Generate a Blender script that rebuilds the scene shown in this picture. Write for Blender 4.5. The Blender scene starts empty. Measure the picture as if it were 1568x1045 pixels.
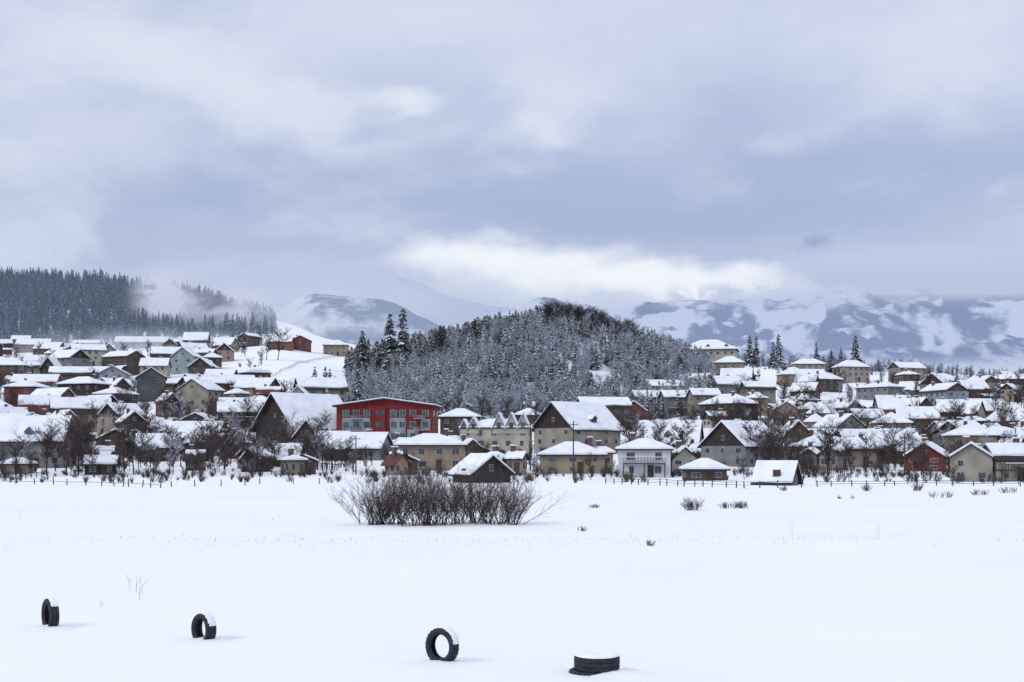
import bpy, math, random
from mathutils import Vector, Matrix, noise
random.seed(7)
F=2178.0; HZ=697.0; CH=4.0
scene=bpy.context.scene
def lin(r,g,b):
    def f(c):
        c/=255.0
        return c/12.92 if c<=0.04045 else ((c+0.055)/1.055)**2.4
    return (f(r),f(g),f(b),1.0)

# ------------------------------------------------------------------ materials
def mat(name,c1,c2=None,scale=1.0,rough=0.85,bump=0.0,bscale=None,objrand=0.0,emit=None,estr=0.0,detail=4,spec=0.25,lo=0.35,hi=0.65):
    m=bpy.data.materials.new(name); m.use_nodes=True
    nt=m.node_tree; N=nt.nodes; L=nt.links
    p=N['Principled BSDF']; p.inputs['Roughness'].default_value=rough
    p.inputs['Specular IOR Level'].default_value=spec
    tc=N.new('ShaderNodeTexCoord')
    c1=tuple(c1)[:3]+(1,); c2=(tuple(c2)[:3]+(1,)) if c2 else tuple(v*0.8 for v in c1[:3])+(1,)
    nz=N.new('ShaderNodeTexNoise'); nz.inputs['Scale'].default_value=scale; nz.inputs['Detail'].default_value=detail
    L.new(tc.outputs['Object'],nz.inputs['Vector'])
    mr=N.new('ShaderNodeMapRange'); mr.inputs[1].default_value=lo; mr.inputs[2].default_value=hi
    L.new(nz.outputs['Fac'],mr.inputs[0])
    mx=N.new('ShaderNodeMix'); mx.data_type='RGBA'
    mx.inputs[6].default_value=c1; mx.inputs[7].default_value=c2
    L.new(mr.outputs[0],mx.inputs[0])
    out=mx.outputs[2]
    if objrand>0:
        oi=N.new('ShaderNodeObjectInfo'); hs=N.new('ShaderNodeHueSaturation')
        m2=N.new('ShaderNodeMapRange'); m2.inputs[3].default_value=1-objrand; m2.inputs[4].default_value=1+objrand
        L.new(oi.outputs['Random'],m2.inputs[0]); L.new(m2.outputs[0],hs.inputs['Value']); L.new(out,hs.inputs['Color']); out=hs.outputs[0]
    L.new(out,p.inputs['Base Color'])
    if bump>0:
        b=N.new('ShaderNodeBump'); b.inputs['Strength'].default_value=bump; b.inputs['Distance'].default_value=0.1
        n2=N.new('ShaderNodeTexNoise'); n2.inputs['Scale'].default_value=bscale or scale*4; n2.inputs['Detail'].default_value=4
        L.new(tc.outputs['Object'],n2.inputs['Vector']); L.new(n2.outputs['Fac'],b.inputs['Height']); L.new(b.outputs[0],p.inputs['Normal'])
    if emit:
        p.inputs['Emission Color'].default_value=tuple(emit)[:3]+(1,); p.inputs['Emission Strength'].default_value=estr
    return m
SNOW=mat('snow_roof',(0.84,0.87,0.92),(0.72,0.76,0.84),0.45,0.7,0.4,1.2)
def plank(name,c1,c2,sc=3.0):
    m=mat(name,c1,c2,1.0,0.85)
    nt=m.node_tree;N=nt.nodes;L=nt.links
    w=N.new('ShaderNodeTexWave'); w.inputs['Scale'].default_value=sc; w.inputs['Distortion'].default_value=1.5; w.bands_direction='X'
    tc=[n for n in N if n.type=='TEX_COORD'][0]; L.new(tc.outputs['Object'],w.inputs['Vector'])
    mr=[n for n in N if n.type=='MAP_RANGE'][0]; mx=[n for n in N if n.type=='MIX'][0]
    a=N.new('ShaderNodeMath'); a.operation='MULTIPLY_ADD'; a.inputs[1].default_value=0.5
    L.new(w.outputs['Fac'],a.inputs[0]); ml=N.new('ShaderNodeMath'); ml.operation='MULTIPLY'; ml.inputs[1].default_value=0.5
    L.new(mr.outputs[0],ml.inputs[0]); L.new(ml.outputs[0],a.inputs[2]); L.new(a.outputs[0],mx.inputs[0])
    return m
W={}
def wall(n,c,k=0.68): W[n]=mat('wall_'+n,c,tuple(v*k for v in c[:3]),0.4,0.9,0.15,6)
wall('tan',lin(154,139,121)); wall('cream',lin(180,174,161)); wall('white',lin(206,209,214),0.85)
wall('grey',lin(130,129,132)); wall('stone',lin(158,151,140)); wall('pink',lin(162,140,134))
wall('yellow',lin(180,166,124)); wall('teal',lin(152,166,168)); wall('beige',lin(146,136,125))
wall('darkgrey',lin(96,96,100)); wall('greyblue',lin(148,155,165))
W['brick']=mat('wall_brick',lin(118,78,68),lin(92,62,56),2,0.9,0.2,8)
W['orange']=mat('wall_orange',lin(146,96,78),lin(112,76,64),2,0.9)
W['red']=mat('wall_red',lin(130,46,48),lin(108,40,42),1,0.8)
W['rust']=mat('wall_rust',lin(122,60,54),lin(96,50,46),1,0.8)
W['wood']=plank('wall_wood',lin(100,86,77),lin(66,57,52))
W['darkwood']=plank('wall_darkwood',lin(74,64,59),lin(48,43,41))
DECK=plank('roof_boards',lin(64,54,51),lin(44,39,39))
REDDECK=mat('roof_red_sheet',lin(108,60,54),lin(80,50,48),2,0.7)
GLASS=mat('window_glass',lin(48,54,64),lin(72,80,92),0.7,0.15,spec=0.6)
FRAME=mat('window_frame',lin(172,172,175),lin(146,142,140),1,0.6)
DOOR=mat('door_wood',lin(84,68,58),lin(60,49,44),2,0.7)
CHIM=mat('chimney_brick',lin(114,88,80),lin(86,70,65),3,0.9)
POST=mat('weathered_wood',lin(84,78,76),lin(54,49,48),4,0.9)
BARK=mat('bark',lin(66,59,60),lin(44,40,43),3,0.95,objrand=0.35)
TWIG=mat('twig_bark',lin(80,73,74),lin(56,51,54),1,0.95,objrand=0.3)
TWIGR=mat('twig_reddish',lin(92,78,74),lin(64,54,54),1,0.95,objrand=0.3)
TWIGF=mat('twig_frosted',lin(192,197,208),lin(130,133,145),1.2,0.95,objrand=0.25)
NEED=mat('spruce_needles',(0.042,0.054,0.054),(0.078,0.09,0.088),0.8,0.9,objrand=0.4)
NEEDG=mat('pine_needles_green',(0.045,0.058,0.045),(0.085,0.096,0.070),0.8,0.9,objrand=0.4)
NSNOW=mat('snow_on_branches',(0.82,0.86,0.93),(0.54,0.60,0.70),0.9,0.9,objrand=0.25)
NEEDF=mat('hazed_far_needles',(0.04,0.05,0.065),(0.075,0.09,0.115),0.3,0.9,objrand=0.3,emit=(0.052,0.067,0.10),estr=1)  # bluish tone and faint emission paint distance haze onto the far trees
NSNOWF=mat('hazed_far_branch_snow',(0.42,0.47,0.56),(0.28,0.32,0.40),0.3,0.9,objrand=0.3,emit=(0.052,0.067,0.10),estr=1)  # same emitted haze tint on the snow of the far trees

# ------------------------------------------------------------------ mesh builder
class MB:
    def __init__(s): s.v=[]; s.f=[]; s.m=[]
    def poly(s,pts,mi=0):
        b=len(s.v); s.v+= [tuple(p) for p in pts]; s.f.append(tuple(range(b,b+len(pts)))); s.m.append(mi)
    def box(s,cx,cy,cz,sx,sy,sz,mi=0):
        b=len(s.v); x,y,z=sx/2,sy/2,sz/2
        for dz in(-z,z):
            for dx,dy in((-x,-y),(x,-y),(x,y),(-x,y)): s.v.append((cx+dx,cy+dy,cz+dz))
        for f in((3,2,1,0),(4,5,6,7),(0,1,5,4),(1,2,6,5),(2,3,7,6),(3,0,4,7)):
            s.f.append(tuple(b+i for i in f)); s.m.append(mi)
    def tube(s,p0,p1,r0,r1,n=3,mi=0):
        p0=Vector(p0);p1=Vector(p1); d=p1-p0
        if d.length<1e-6:return
        d.normalize(); a=d.orthogonal().normalized(); c=d.cross(a); b=len(s.v)
        for p,r in((p0,r0),(p1,r1)):
            for i in range(n):
                t=2*math.pi*i/n; q=p+a*(r*math.cos(t))+c*(r*math.sin(t)); s.v.append(tuple(q))
        for i in range(n):
            j=(i+1)%n; s.f.append((b+i,b+j,b+n+j,b+n+i)); s.m.append(mi)
    def mesh(s,name,mats,smooth=False):
        me=bpy.data.meshes.new(name); me.from_pydata(s.v,[],s.f)
        for m in mats: me.materials.append(m)
        if len(mats)>1: me.polygons.foreach_set('material_index',s.m)
        if smooth: me.polygons.foreach_set('use_smooth',[True]*len(s.f))
        me.update(); return me
    def obj(s,name,mats,parent=None,smooth=False):
        if not isinstance(mats,(list,tuple)): mats=[mats]
        o=bpy.data.objects.new(name,s.mesh(name,mats,smooth)); scene.collection.objects.link(o)
        if parent: o.parent=parent
        return o
def empty(name,loc,rot=0):
    e=bpy.data.objects.new(name,None); e.location=loc; e.rotation_euler=(0,0,rot); e.empty_display_size=0.5
    scene.collection.objects.link(e); return e

# ------------------------------------------------------------------ terrain
DL=[235,300,360,450,550,650,780,950,1100,1300,1600,3000]
PX=[-500,0,150,250,430,560,800,1000,1100,1300,1568,2100]
ROWS=[[734]*12,[708]*12,[684]*12,
 [645,645,645,645,648,654,657,657,652,652,655,655],
 [600,600,600,598,594,618,626,626,610,622,630,630],
 [566,566,565,562,556,575,600,600,574,596,604,604],
 [545,545,543,538,532,550,565,575,562,578,588,588],
 [530,532,530,524,516,535,552,566,557,568,578,578],
 [468,472,476,484,505,530,560,576,570,578,586,586],
 [426,432,438,450,492,545,570,585,580,590,595,595],
 [450,455,465,490,530,570,600,610,610,615,620,620],
 [640]*12]
ZT=[[4+(697-r)*d/F for r in row] for d,row in zip(DL,ROWS)]
def itp(xs,ys,x):
    if x<=xs[0]: return ys[0]
    for i in range(1,len(xs)):
        if x<=xs[i]:
            t=(x-xs[i-1])/(xs[i]-xs[i-1]); t=t*t*(3-2*t)*0.5+t*0.5
            return ys[i-1]*(1-t)+ys[i]*t
    return ys[-1]
def sm(a,b,x):
    t=max(0,min(1,(x-a)/(b-a))); return t*t*(3-2*t)
HPX=[500,560,640,700,760,850,910,950,1030,1075,1110]
HR=[592,560,545,530,513,502,514,527,549,572,598]
def hillf(px,y):
    if px<490 or px>1120 or y<490 or y>800: return 0
    cr=itp(HPX,HR,px); target=4+(697-cr)*640/F
    base=tab(px,640)
    prof=sm(495,640,y) if y<640 else 1-sm(650,800,y)
    return max(0,target-base)*prof*sm(490,530,px)*(1-sm(1090,1120,px))
def tab(px,y):
    i=1
    while i<len(DL)-1 and y>DL[i]: i+=1
    a=itp(PX,ZT[i-1],px); b=itp(PX,ZT[i],px); t=min(1,(y-DL[i-1])/(DL[i]-DL[i-1]))
    return a*(1-t)+b*t
def H(x,y):
    fld=noise.noise(Vector((x/45,y/9,0)))*0.16+noise.noise(Vector((x/14,y/5,3)))*0.05
    if y<235:
        return fld*sm(10,30,y)
    px=784+F*x/y
    z=tab(px,y)+hillf(px,y)
    return z+fld*max(0,1-(y-235)/60)+noise.noise(Vector((x/30,y/30,5)))*1.0*sm(260,400,y)
def rowof(px,d):
    x=(px-784)/F*d; return HZ-(H(x,d)-CH)/d*F
def find(px,row):
    if row>=735:
        d=CH*F/(row-HZ)
    else:
        d=240
        while d<1000 and rowof(px,d)>row: d+=3
    x=(px-784)/F*d
    return x,d,H(x,d)
ys=[-300,-100,-30,0]+[8+i*2.0 for i in range(60)]
y=ys[-1]
while y<240: y+=4; ys.append(y)
while y<1000: y+=7; ys.append(y)
while y<1700: y+=25; ys.append(y)
while y<14000: y*=1.15; ys.append(y)
ts=[-1.6,-1.2,-0.9,-0.7]+[-0.55+i*0.006 for i in range(184)]+[0.7,0.9,1.2,1.6]
g=MB(); 
for yy in ys:
    ww=max(yy,0)+30 if yy<200 else yy+30*max(0,1-(yy-200)/200)
    if yy<0: ww=30-yy*0.5
    for t in ts:
        xx=t*ww; g.v.append((xx,yy,H(xx,yy)))
nc=len(ts)
for i in range(len(ys)-1):
    for j in range(nc-1):
        a=i*nc+j; g.f.append((a,a+1,a+nc+1,a+nc)); g.m.append(0)
GS=mat('snow_ground',(0.885,0.91,0.955),(0.845,0.875,0.93),0.06,0.75,0.5,0.8,detail=5)
g.obj('snow_ground',GS,smooth=True)

# ------------------------------------------------------------------ mountains
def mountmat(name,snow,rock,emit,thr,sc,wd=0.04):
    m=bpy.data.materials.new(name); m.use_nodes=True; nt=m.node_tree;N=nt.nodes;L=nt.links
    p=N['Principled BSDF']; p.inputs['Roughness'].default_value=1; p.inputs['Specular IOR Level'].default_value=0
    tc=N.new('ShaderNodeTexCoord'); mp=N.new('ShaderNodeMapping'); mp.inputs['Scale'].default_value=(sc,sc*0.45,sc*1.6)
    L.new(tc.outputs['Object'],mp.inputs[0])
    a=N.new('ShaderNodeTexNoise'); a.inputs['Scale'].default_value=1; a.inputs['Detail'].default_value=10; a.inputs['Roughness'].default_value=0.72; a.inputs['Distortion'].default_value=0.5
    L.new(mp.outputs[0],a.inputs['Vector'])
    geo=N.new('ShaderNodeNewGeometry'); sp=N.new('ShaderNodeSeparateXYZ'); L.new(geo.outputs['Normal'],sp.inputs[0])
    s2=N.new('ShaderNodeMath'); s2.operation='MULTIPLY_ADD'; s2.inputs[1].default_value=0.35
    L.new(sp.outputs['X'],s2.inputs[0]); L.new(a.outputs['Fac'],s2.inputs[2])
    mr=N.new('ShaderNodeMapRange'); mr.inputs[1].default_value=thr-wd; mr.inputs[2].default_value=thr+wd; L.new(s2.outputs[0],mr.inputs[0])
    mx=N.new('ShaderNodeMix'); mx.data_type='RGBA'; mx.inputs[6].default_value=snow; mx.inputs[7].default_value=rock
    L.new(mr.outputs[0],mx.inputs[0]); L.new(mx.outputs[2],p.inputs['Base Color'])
    p.inputs['Emission Color'].default_value=emit; p.inputs['Emission Strength'].default_value=1  # constant emission paints airlight haze into the mountain colour
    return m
def mountain(name,rx,rr,d0,d1,base0,m,amp,nx=260,ny=90,seed=0):
    mb=MB(); p0,p1=rx[0],rx[-1]; nt=ny+14
    for j in range(nt):
        s=j/ny; d=d0+(d1-d0)*s
        for i in range(nx):
            px=p0+(p1-p0)*i/(nx-1); x=(px-784)/F*(d1)*(0.75+0.25*s)
            top=4+(697-itp(rx,rr,px))*d1/F
            if s<=1: z=base0+(top-base0)*(s**1.15)
            else: z=top-(s-1)*(d1-d0)*0.5
            n=noise.ridged_multi_fractal(Vector((x/900+seed,d/900,seed)),0.9,2.1,6,1.0,2.0)-1.0
            k=max(0.0,1-abs(s-0.5)*2)**0.6 if s<1 else 0
            z+=n*amp*(k+0.10)
            mb.v.append((x,d,z))
    for j in range(nt-1):
        for i in range(nx-1):
            a=j*nx+i; mb.f.append((a,a+1,a+nx+1,a+nx)); mb.m.append(0)
    return mb.obj(name,m,smooth=True)
M1=mountmat('hazed_mountain_snow_rock',(0.30,0.31,0.33,1),(0.03,0.04,0.07,1),(0.215,0.27,0.42,1),0.485,1/260,0.06)
M2=mountmat('hazed_near_mountain_snow_rock',(0.34,0.35,0.37,1),(0.06,0.075,0.10,1),(0.225,0.275,0.395,1),0.48,1/110,0.09)
M3=mountmat('hazed_distant_mountain',(0.06,0.07,0.08,1),(0.03,0.04,0.06,1),(0.41,0.48,0.67,1),0.5,1/900,0.1)  # tone comes mostly from the emitted haze colour
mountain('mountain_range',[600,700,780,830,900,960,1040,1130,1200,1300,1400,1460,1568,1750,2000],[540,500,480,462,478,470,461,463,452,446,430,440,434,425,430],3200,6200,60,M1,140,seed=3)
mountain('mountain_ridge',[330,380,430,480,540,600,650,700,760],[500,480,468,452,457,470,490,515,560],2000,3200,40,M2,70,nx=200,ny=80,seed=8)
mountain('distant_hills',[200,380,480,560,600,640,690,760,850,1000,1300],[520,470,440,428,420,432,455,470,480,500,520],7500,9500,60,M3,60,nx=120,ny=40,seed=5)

# ------------------------------------------------------------------ mist and low cloud
def mist(name,px,row,wpx,hpx,d,col,dens,sc=3.0,lo=0.35,hi=0.7,seed=0.0):
    k=d/F; w=wpx*k; h=hpx*k; mb=MB(); n=24
    for j in range(9):
        for i in range(n+1):
            u=i/n-0.5; v=j/8-0.5
            mb.v.append((u*w, (u*u)*w*0.3+abs(v)*h*0.2, v*h))
    for j in range(8):
        for i in range(n):
            a=j*(n+1)+i; mb.f.append((a,a+1,a+n+2,a+n+1)); mb.m.append(0)
    m=bpy.data.materials.new(name+'_vapour'); m.use_nodes=True; nt=m.node_tree;N=nt.nodes;L=nt.links
    N.remove(N['Principled BSDF']); out=N['Material Output']
    tc=N.new('ShaderNodeTexCoord')
    sub=N.new('ShaderNodeVectorMath'); sub.operation='SUBTRACT'; sub.inputs[1].default_value=(0.5,0.5,0.5); L.new(tc.outputs['Generated'],sub.inputs[0])
    mu=N.new('ShaderNodeVectorMath'); mu.operation='MULTIPLY'; mu.inputs[1].default_value=(2,0,2); L.new(sub.outputs[0],mu.inputs[0])
    ln=N.new('ShaderNodeVectorMath'); ln.operation='LENGTH'; L.new(mu.outputs[0],ln.inputs[0])
    fo=N.new('ShaderNodeMapRange'); fo.interpolation_type='SMOOTHERSTEP'; fo.inputs[1].default_value=1.0; fo.inputs[2].default_value=0.05; fo.inputs[3].default_value=0; fo.inputs[4].default_value=1
    L.new(ln.outputs['Value'],fo.inputs[0])
    mp=N.new('ShaderNodeMapping'); mp.inputs['Scale'].default_value=(sc*wpx/hpx*0.6,1,sc); mp.inputs['Location'].default_value=(seed,seed*2,0); L.new(tc.outputs['Generated'],mp.inputs[0])
    nz=N.new('ShaderNodeTexNoise'); nz.inputs['Scale'].default_value=1; nz.inputs['Detail'].default_value=4; nz.inputs['Distortion'].default_value=0.5; L.new(mp.outputs[0],nz.inputs['Vector'])
    mr=N.new('ShaderNodeMapRange'); mr.interpolation_type='SMOOTHSTEP'; mr.inputs[1].default_value=lo; mr.inputs[2].default_value=hi; L.new(nz.outputs['Fac'],mr.inputs[0])
    a=N.new('ShaderNodeMath'); a.operation='MULTIPLY'; L.new(fo.outputs[0],a.inputs[0]); L.new(mr.outputs[0],a.inputs[1])
    b=N.new('ShaderNodeMath'); b.operation='MULTIPLY'; b.inputs[1].default_value=dens; b.use_clamp=True; L.new(a.outputs[0],b.inputs[0])
    tr=N.new('ShaderNodeBsdfTransparent'); em=N.new('ShaderNodeEmission'); em.inputs[0].default_value=col; em.inputs[1].default_value=0.75  # sheet glows in a set colour, standing in for light scattered in mist
    df=N.new('ShaderNodeBsdfDiffuse'); df.inputs[0].default_value=(0.20,0.20,0.22,1)
    ad=N.new('ShaderNodeAddShader'); L.new(em.outputs[0],ad.inputs[0]); L.new(df.outputs[0],ad.inputs[1])
    mx=N.new('ShaderNodeMixShader'); L.new(b.outputs[0],mx.inputs[0]); L.new(tr.outputs[0],mx.inputs[1]); L.new(ad.outputs[0],mx.inputs[2]); L.new(mx.outputs[0],out.inputs[0])
    o=mb.obj(name,m,smooth=True); o.location=((px-784)*k,d,CH+(HZ-row)*k)
    return o
cw=lin(194,204,226)
mist('mist',350,474,300,120,985,cw,0.95,3.0,0.25,0.65,1.0)
mist('mist',250,452,150,130,1010,cw,1.5,2.2,0.30,0.62,4.0)
mist('mist',430,500,460,60,1400,cw,1.2,2.5,0.25,0.6,2.0)
mist('mist',230,530,680,80,800,cw,0.50,2.5,0.2,0.6,21.0)  # thin sheet added to haze the upper left village
mist('mist',560,465,560,110,4800,lin(186,197,222),1.3,2.0,0.2,0.6,7.0)
mist('mist',1520,585,560,100,1250,lin(186,199,226),1.8,2.0,0.15,0.55,3.0)
mist('mist',1250,565,700,60,2500,lin(170,186,218),0.9,2.0,0.15,0.6,12.0)
mist('low_cloud',1480,414,820,120,3900,lin(184,195,222),2.8,2.5,0.15,0.55,5.0)
mist('low_cloud',1250,458,480,60,3700,lin(186,198,224),1.2,2.5,0.3,0.65,15.0)
mist('low_cloud',1130,452,560,60,5600,lin(196,207,229),1.2,2.5,0.3,0.65,9.0)
mist('low_cloud',430,425,760,110,6500,lin(182,193,219),1.6,2.5,0.2,0.6,6.0)

# ------------------------------------------------------------------ houses
placed=[]
def vroof(mb,ex,ey,ze,zr,t,irr=0.0):
    x0=-ex; x1=ex; n=6 if irr>0 else 1; sl=(zr-ze)/ey
    for sgn in(-1,1):
        pts=[]
        for i in range(n+1):
            x=x0+(x1-x0)*i/n; j=random.uniform(-irr,0); tt=t*(1+random.uniform(-1,1)*(0.3 if irr>0 else 0)); zz=ze-j*sl
            pts.append(((x,sgn*(ey+j),zz),(x,sgn*(ey+j),zz+tt),(x,0,zr+t),(x,0,zr)))
        for i in range(n):
            a,b=pts[i],pts[i+1]
            q=lambda p: mb.poly(p if sgn<0 else p[::-1])
            q([a[1],b[1],b[2],a[2]]); q([a[0],b[0],b[1],a[1]]); q([b[0],a[0],a[3],b[3]])
        a,b=pts[0],pts[-1]
        mb.poly([a[0],a[1],a[2],a[3]]); mb.poly([b[3],b[2],b[1],b[0]])
def hroof(mb,ex,ey,ze,zr,t):
    r=max(0.05,ex-ey); lo=[(-ex,-ey,ze),(ex,-ey,ze),(ex,ey,ze),(-ex,ey,ze)]
    up=[(x,y,z+t) for x,y,z in lo]; R0=(-r,0,zr+t);R1=(r,0,zr+t)
    mb.poly([up[0],up[1],R1,R0]); mb.poly([up[1],up[2],R1]); mb.poly([up[2],up[3],R0,R1]); mb.poly([up[3],up[0],R0])
    for i in range(4): j=(i+1)%4; mb.poly([lo[i],lo[j],up[j],up[i]])
    mb.poly(lo[::-1])
def windows_on(fr,gl,n,length,z0,sth,storeys,place,ww=1.15,wh=1.3,skip=0.0):
    for s in range(storeys):
        zc=z0+s*sth+sth*0.55
        for i in range(n):
            if random.random()<skip: continue
            u=-length/2+length*(i+0.5)/n+random.uniform(-.2,.2)
            place(u,zc,min(ww,length/n*0.6)*random.choice((0.7,1,1,1.25)),min(wh,sth*0.55))
def build_house(loc,w,dep,wh,rh,rot,kind,wm,storeys,gable=None,deck=None,balcony=False,chimney=True,name='house',oh=0.55,dormers=0,skip=0.2,wing=False):
    e=empty(name,loc,rot); wl=MB(); gb=MB(); x,y=w/2,dep/2; zb=-2.5
    for a,b in(((-x,-y),(x,-y)),((x,-y),(x,y)),((x,y),(-x,y)),((-x,y),(-x,-y))):
        wl.poly([(a[0],a[1],zb),(b[0],b[1],zb),(b[0],b[1],wh),(a[0],a[1],wh)])
    if kind=='gable':
        for s in(-1,1):
            gb.poly([(s*x,-y,wh),(s*x,y,wh),(s*x,0,wh+rh)] if s>0 else [(s*x,y,wh),(s*x,-y,wh),(s*x,0,wh+rh)])
        gb.obj('gables',gable or wm,e)
    wl.obj('walls',wm,e)
    dk=MB(); sn=MB(); sl=rh/y
    if kind=='gable':
        vroof(dk,x+oh,y+oh,wh-oh*sl,wh+rh,0.2)
        ins=random.choice((0.05,0.05,0.15,0.4,0.9,1.6))
        vroof(sn,x+oh-0.06-random.choice((0,0,0.2)),y+oh-ins,wh-(oh-ins)*sl+0.205,wh+rh+0.205,0.34,irr=random.choice((0.1,0.2,0.6)))
    else:
        hroof(dk,x+oh,y+oh,wh-0.1,wh+rh,0.22); hroof(sn,x+oh-0.08,y+oh-0.08,wh+0.125,wh+rh+0.125,0.34)
    dk.obj('roof',deck or DECK,e); sn.obj('roof_snow',SNOW,e)
    fr=MB(); gl=MB(); sth=wh/storeys
    def front(sy):
        def p(u,z,ww,hh):
            fr.box(u,sy*(y+0.02),z,ww,0.08,hh); gl.box(u-ww*0.23,sy*(y+0.045),z,ww*0.42,0.08,hh-0.18); gl.box(u+ww*0.23,sy*(y+0.045),z,ww*0.42,0.08,hh-0.18)
        return p
    def side(sx):
        def p(u,z,ww,hh):
            fr.box(sx*(x+0.02),u,z,0.08,ww,hh); gl.box(sx*(x+0.045),u-ww*0.23,z,0.08,ww*0.42,hh-0.18); gl.box(sx*(x+0.045),u+ww*0.23,z,0.08,ww*0.42,hh-0.18)
        return p
    nf=max(2,int(w/3.0)); ns=max(2,int(dep/3.6))
    for sy in(-1,1): windows_on(fr,gl,nf,w,0,sth,storeys,front(sy),skip=skip)
    for sx in(-1,1):
        windows_on(fr,gl,ns,dep,0,sth,storeys,side(sx),skip=skip+0.1)
        if kind=='gable' and rh>2.0:
            side(sx)(0,wh+rh*0.35,0.9,min(1.0,rh*0.4))
    fr.obj('window_frames',FRAME,e); gl.obj('window_panes',GLASS,e)
    dr=MB(); dr.box(w*0.12,-y-0.05,1.0,1.0,0.14,2.1); dr.obj('door',DOOR,e)
    if wing:
        sg=random.choice((-1,1)); pw=w*random.uniform(.3,.5); pd=random.uniform(1.8,3.0); cx=sg*(x-pw/2-0.3); hz=2.2
        pm=MB(); pm.box(cx,-y-pd/2-0.01,hz/2-1,pw,pd,hz+2,0)
        a=(cx-pw/2-.3,cx+pw/2+.3); f=-y-pd-.4
        for z0,t,mi in((hz+0.01,0.12,1),(hz+0.14,0.28,2)):
            z1=z0+1.0
            pm.poly([(a[0],f,z0+t),(a[1],f,z0+t),(a[1],-y-.02,z1+t),(a[0],-y-.02,z1+t)],mi)
            pm.poly([(a[0],f,z0),(a[1],f,z0),(a[1],f,z0+t),(a[0],f,z0+t)],mi)
            for q in(0,1): pm.poly([(a[q],f,z0),(a[q],f,z0+t),(a[q],-y-.02,z1+t),(a[q],-y-.02,z1)],mi)
        pm.obj('lean_to',[random.choice((WD,DW,wm)),DECK,SNOW],e)
    if chimney:
        ch=MB(); cx=random.uniform(-0.3,0.3)*w; ch.box(cx,y*0.25,wh+rh*0.8+0.6,0.7,0.7,2.0,0); ch.box(cx,y*0.25,wh+rh*0.8+1.7,0.95,0.95,0.2,1)
        ch.obj('chimney',[CHIM,SNOW],e)
    if balcony:
        bm=MB(); zz=sth; bm.box(0,-y-0.75,zz,w*0.8,1.4,0.16,0); bm.box(0,-y-1.42,zz+1.0,w*0.8,0.08,0.08,0)
        k=max(4,int(w*0.8/0.5))
        for i in range(k+1): bm.box(-w*0.4+w*0.8*i/k,-y-1.42,zz+0.52,0.06,0.06,0.88,0)
        for s in(-1,0,1): bm.box(s*w*0.39,-y-1.35,zz/2-0.6,0.2,0.2,zz+1.0,0)
        bm.box(0,-y-1.42,zz+1.09,w*0.8,0.12,0.1,1)
        bm.obj('balcony',[DOOR,SNOW],e)
    for i in range(dormers):
        dm=MB(); u=-w/2+w*(i+0.5)/dormers; dw=0.9; zc=wh+rh*0.3
        dm.poly([(u-dw,-y*0.85,zc-0.6),(u+dw,-y*0.85,zc-0.6),(u+dw,-y*0.85,zc+0.5),(u,-y*0.85,zc+1.3),(u-dw,-y*0.85,zc+0.5)],0)
        for s in(-1,1):
            dm.poly([(u+s*(dw+.2),-y*0.92,zc+0.35),(u,-y*0.92,zc+1.45),(u,-y*0.1,zc+1.45),(u+s*(dw+.2),-y*0.2,zc+0.35)],1)
            dm.poly([(u+s*dw,-y*0.85,zc-0.6),(u+s*dw,-y*0.2,zc-0.6),(u+s*dw,-y*0.2,zc+0.4),(u+s*dw,-y*0.85,zc+0.4)],0)
        dm.box(u,-y*0.87,zc,0.8,0.06,0.8,2)
        dm.obj('dormer_%d'%(i+1),[gable or wm,SNOW,GLASS],e)
    placed.append((loc[0],loc[1],max(w,dep)*0.55))
    return e
def hs(px,row,wpx,wallpx,roofpx,kind='x',rot=0,col='tan',st=2,dep=None,**k):
    x,y,z=find(px,row); s=y/F; w=wpx*s; wh=wallpx*s; rh=roofpx*s
    d=dep or min(w*0.8,10)
    y+=d/2
    if kind=='hip': return build_house((x,y,z),w,d,wh,rh,math.radians(rot),'hip',W[col],st,**k)
    if kind=='x': return build_house((x,y,z),w,d,wh,rh,math.radians(rot),'gable',W[col],st,**k)
    return build_house((x,y,z),d,w,wh,rh,math.radians(rot+90),'gable',W[col],st,**k)
WD=W['wood'];DW=W['darkwood']
hs(40,718,102,42,36,'x',4,'grey',2,dep=11,dormers=1)
hs(22,727,40,14,8,'hip',0,'pink',1,chimney=False)
hs(150,728,46,16,10,'x',10,'darkwood',1,chimney=False)
hs(290,694,96,22,24,'x',-10,'wood',1,wing=True)
hs(236,708,60,22,18,'x',15,'beige',2,wing=True)
hs(358,703,42,12,28,'y',25,'grey',1)
hs(438,716,42,14,18,'x',-10,'darkwood',1,chimney=False)
hs(478,692,50,20,26,'y',-25,'wood',2,gable=DW)
hs(460,676,116,22,50,'x',46,'darkwood',2,dep=17,gable=DW,oh=1.4,chimney=False,skip=.5)
hs(548,706,84,18,22,'x',-12,'grey',1,wing=True)
hs(506,700,50,16,20,'x',20,'tan',1)
hs(657,722,106,38,16,'hip',3,'tan',2,dep=10)
hs(737,740,44,14,26,'x',-48,'darkwood',1,dep=7.5,chimney=False,skip=.8)
hs(704,668,60,28,12,'hip',0,'wood',2)
hs(886,698,104,42,38,'x',42,'stone',3,dep=13,gable=DW,dormers=1,oh=0.9)
hs(877,726,98,28,18,'hip',0,'tan',2)
hs(990,734,80,42,14,'hip',-6,'white',2,balcony=True)
hs(1046,729,40,26,16,'y',10,'cream',2)
hs(1082,737,62,16,14,'hip',0,'wood',1,chimney=False)
hs(1143,716,84,32,36,'x',38,'grey',2,dep=12,gable=DW)
hs(1194,744,54,8,24,'x',-28,'beige',1,chimney=False,skip=.8)
hs(1268,715,84,30,18,'hip',4,'tan',2,balcony=True)
hs(1322,717,60,28,14,'x',-8,'beige',2)
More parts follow.
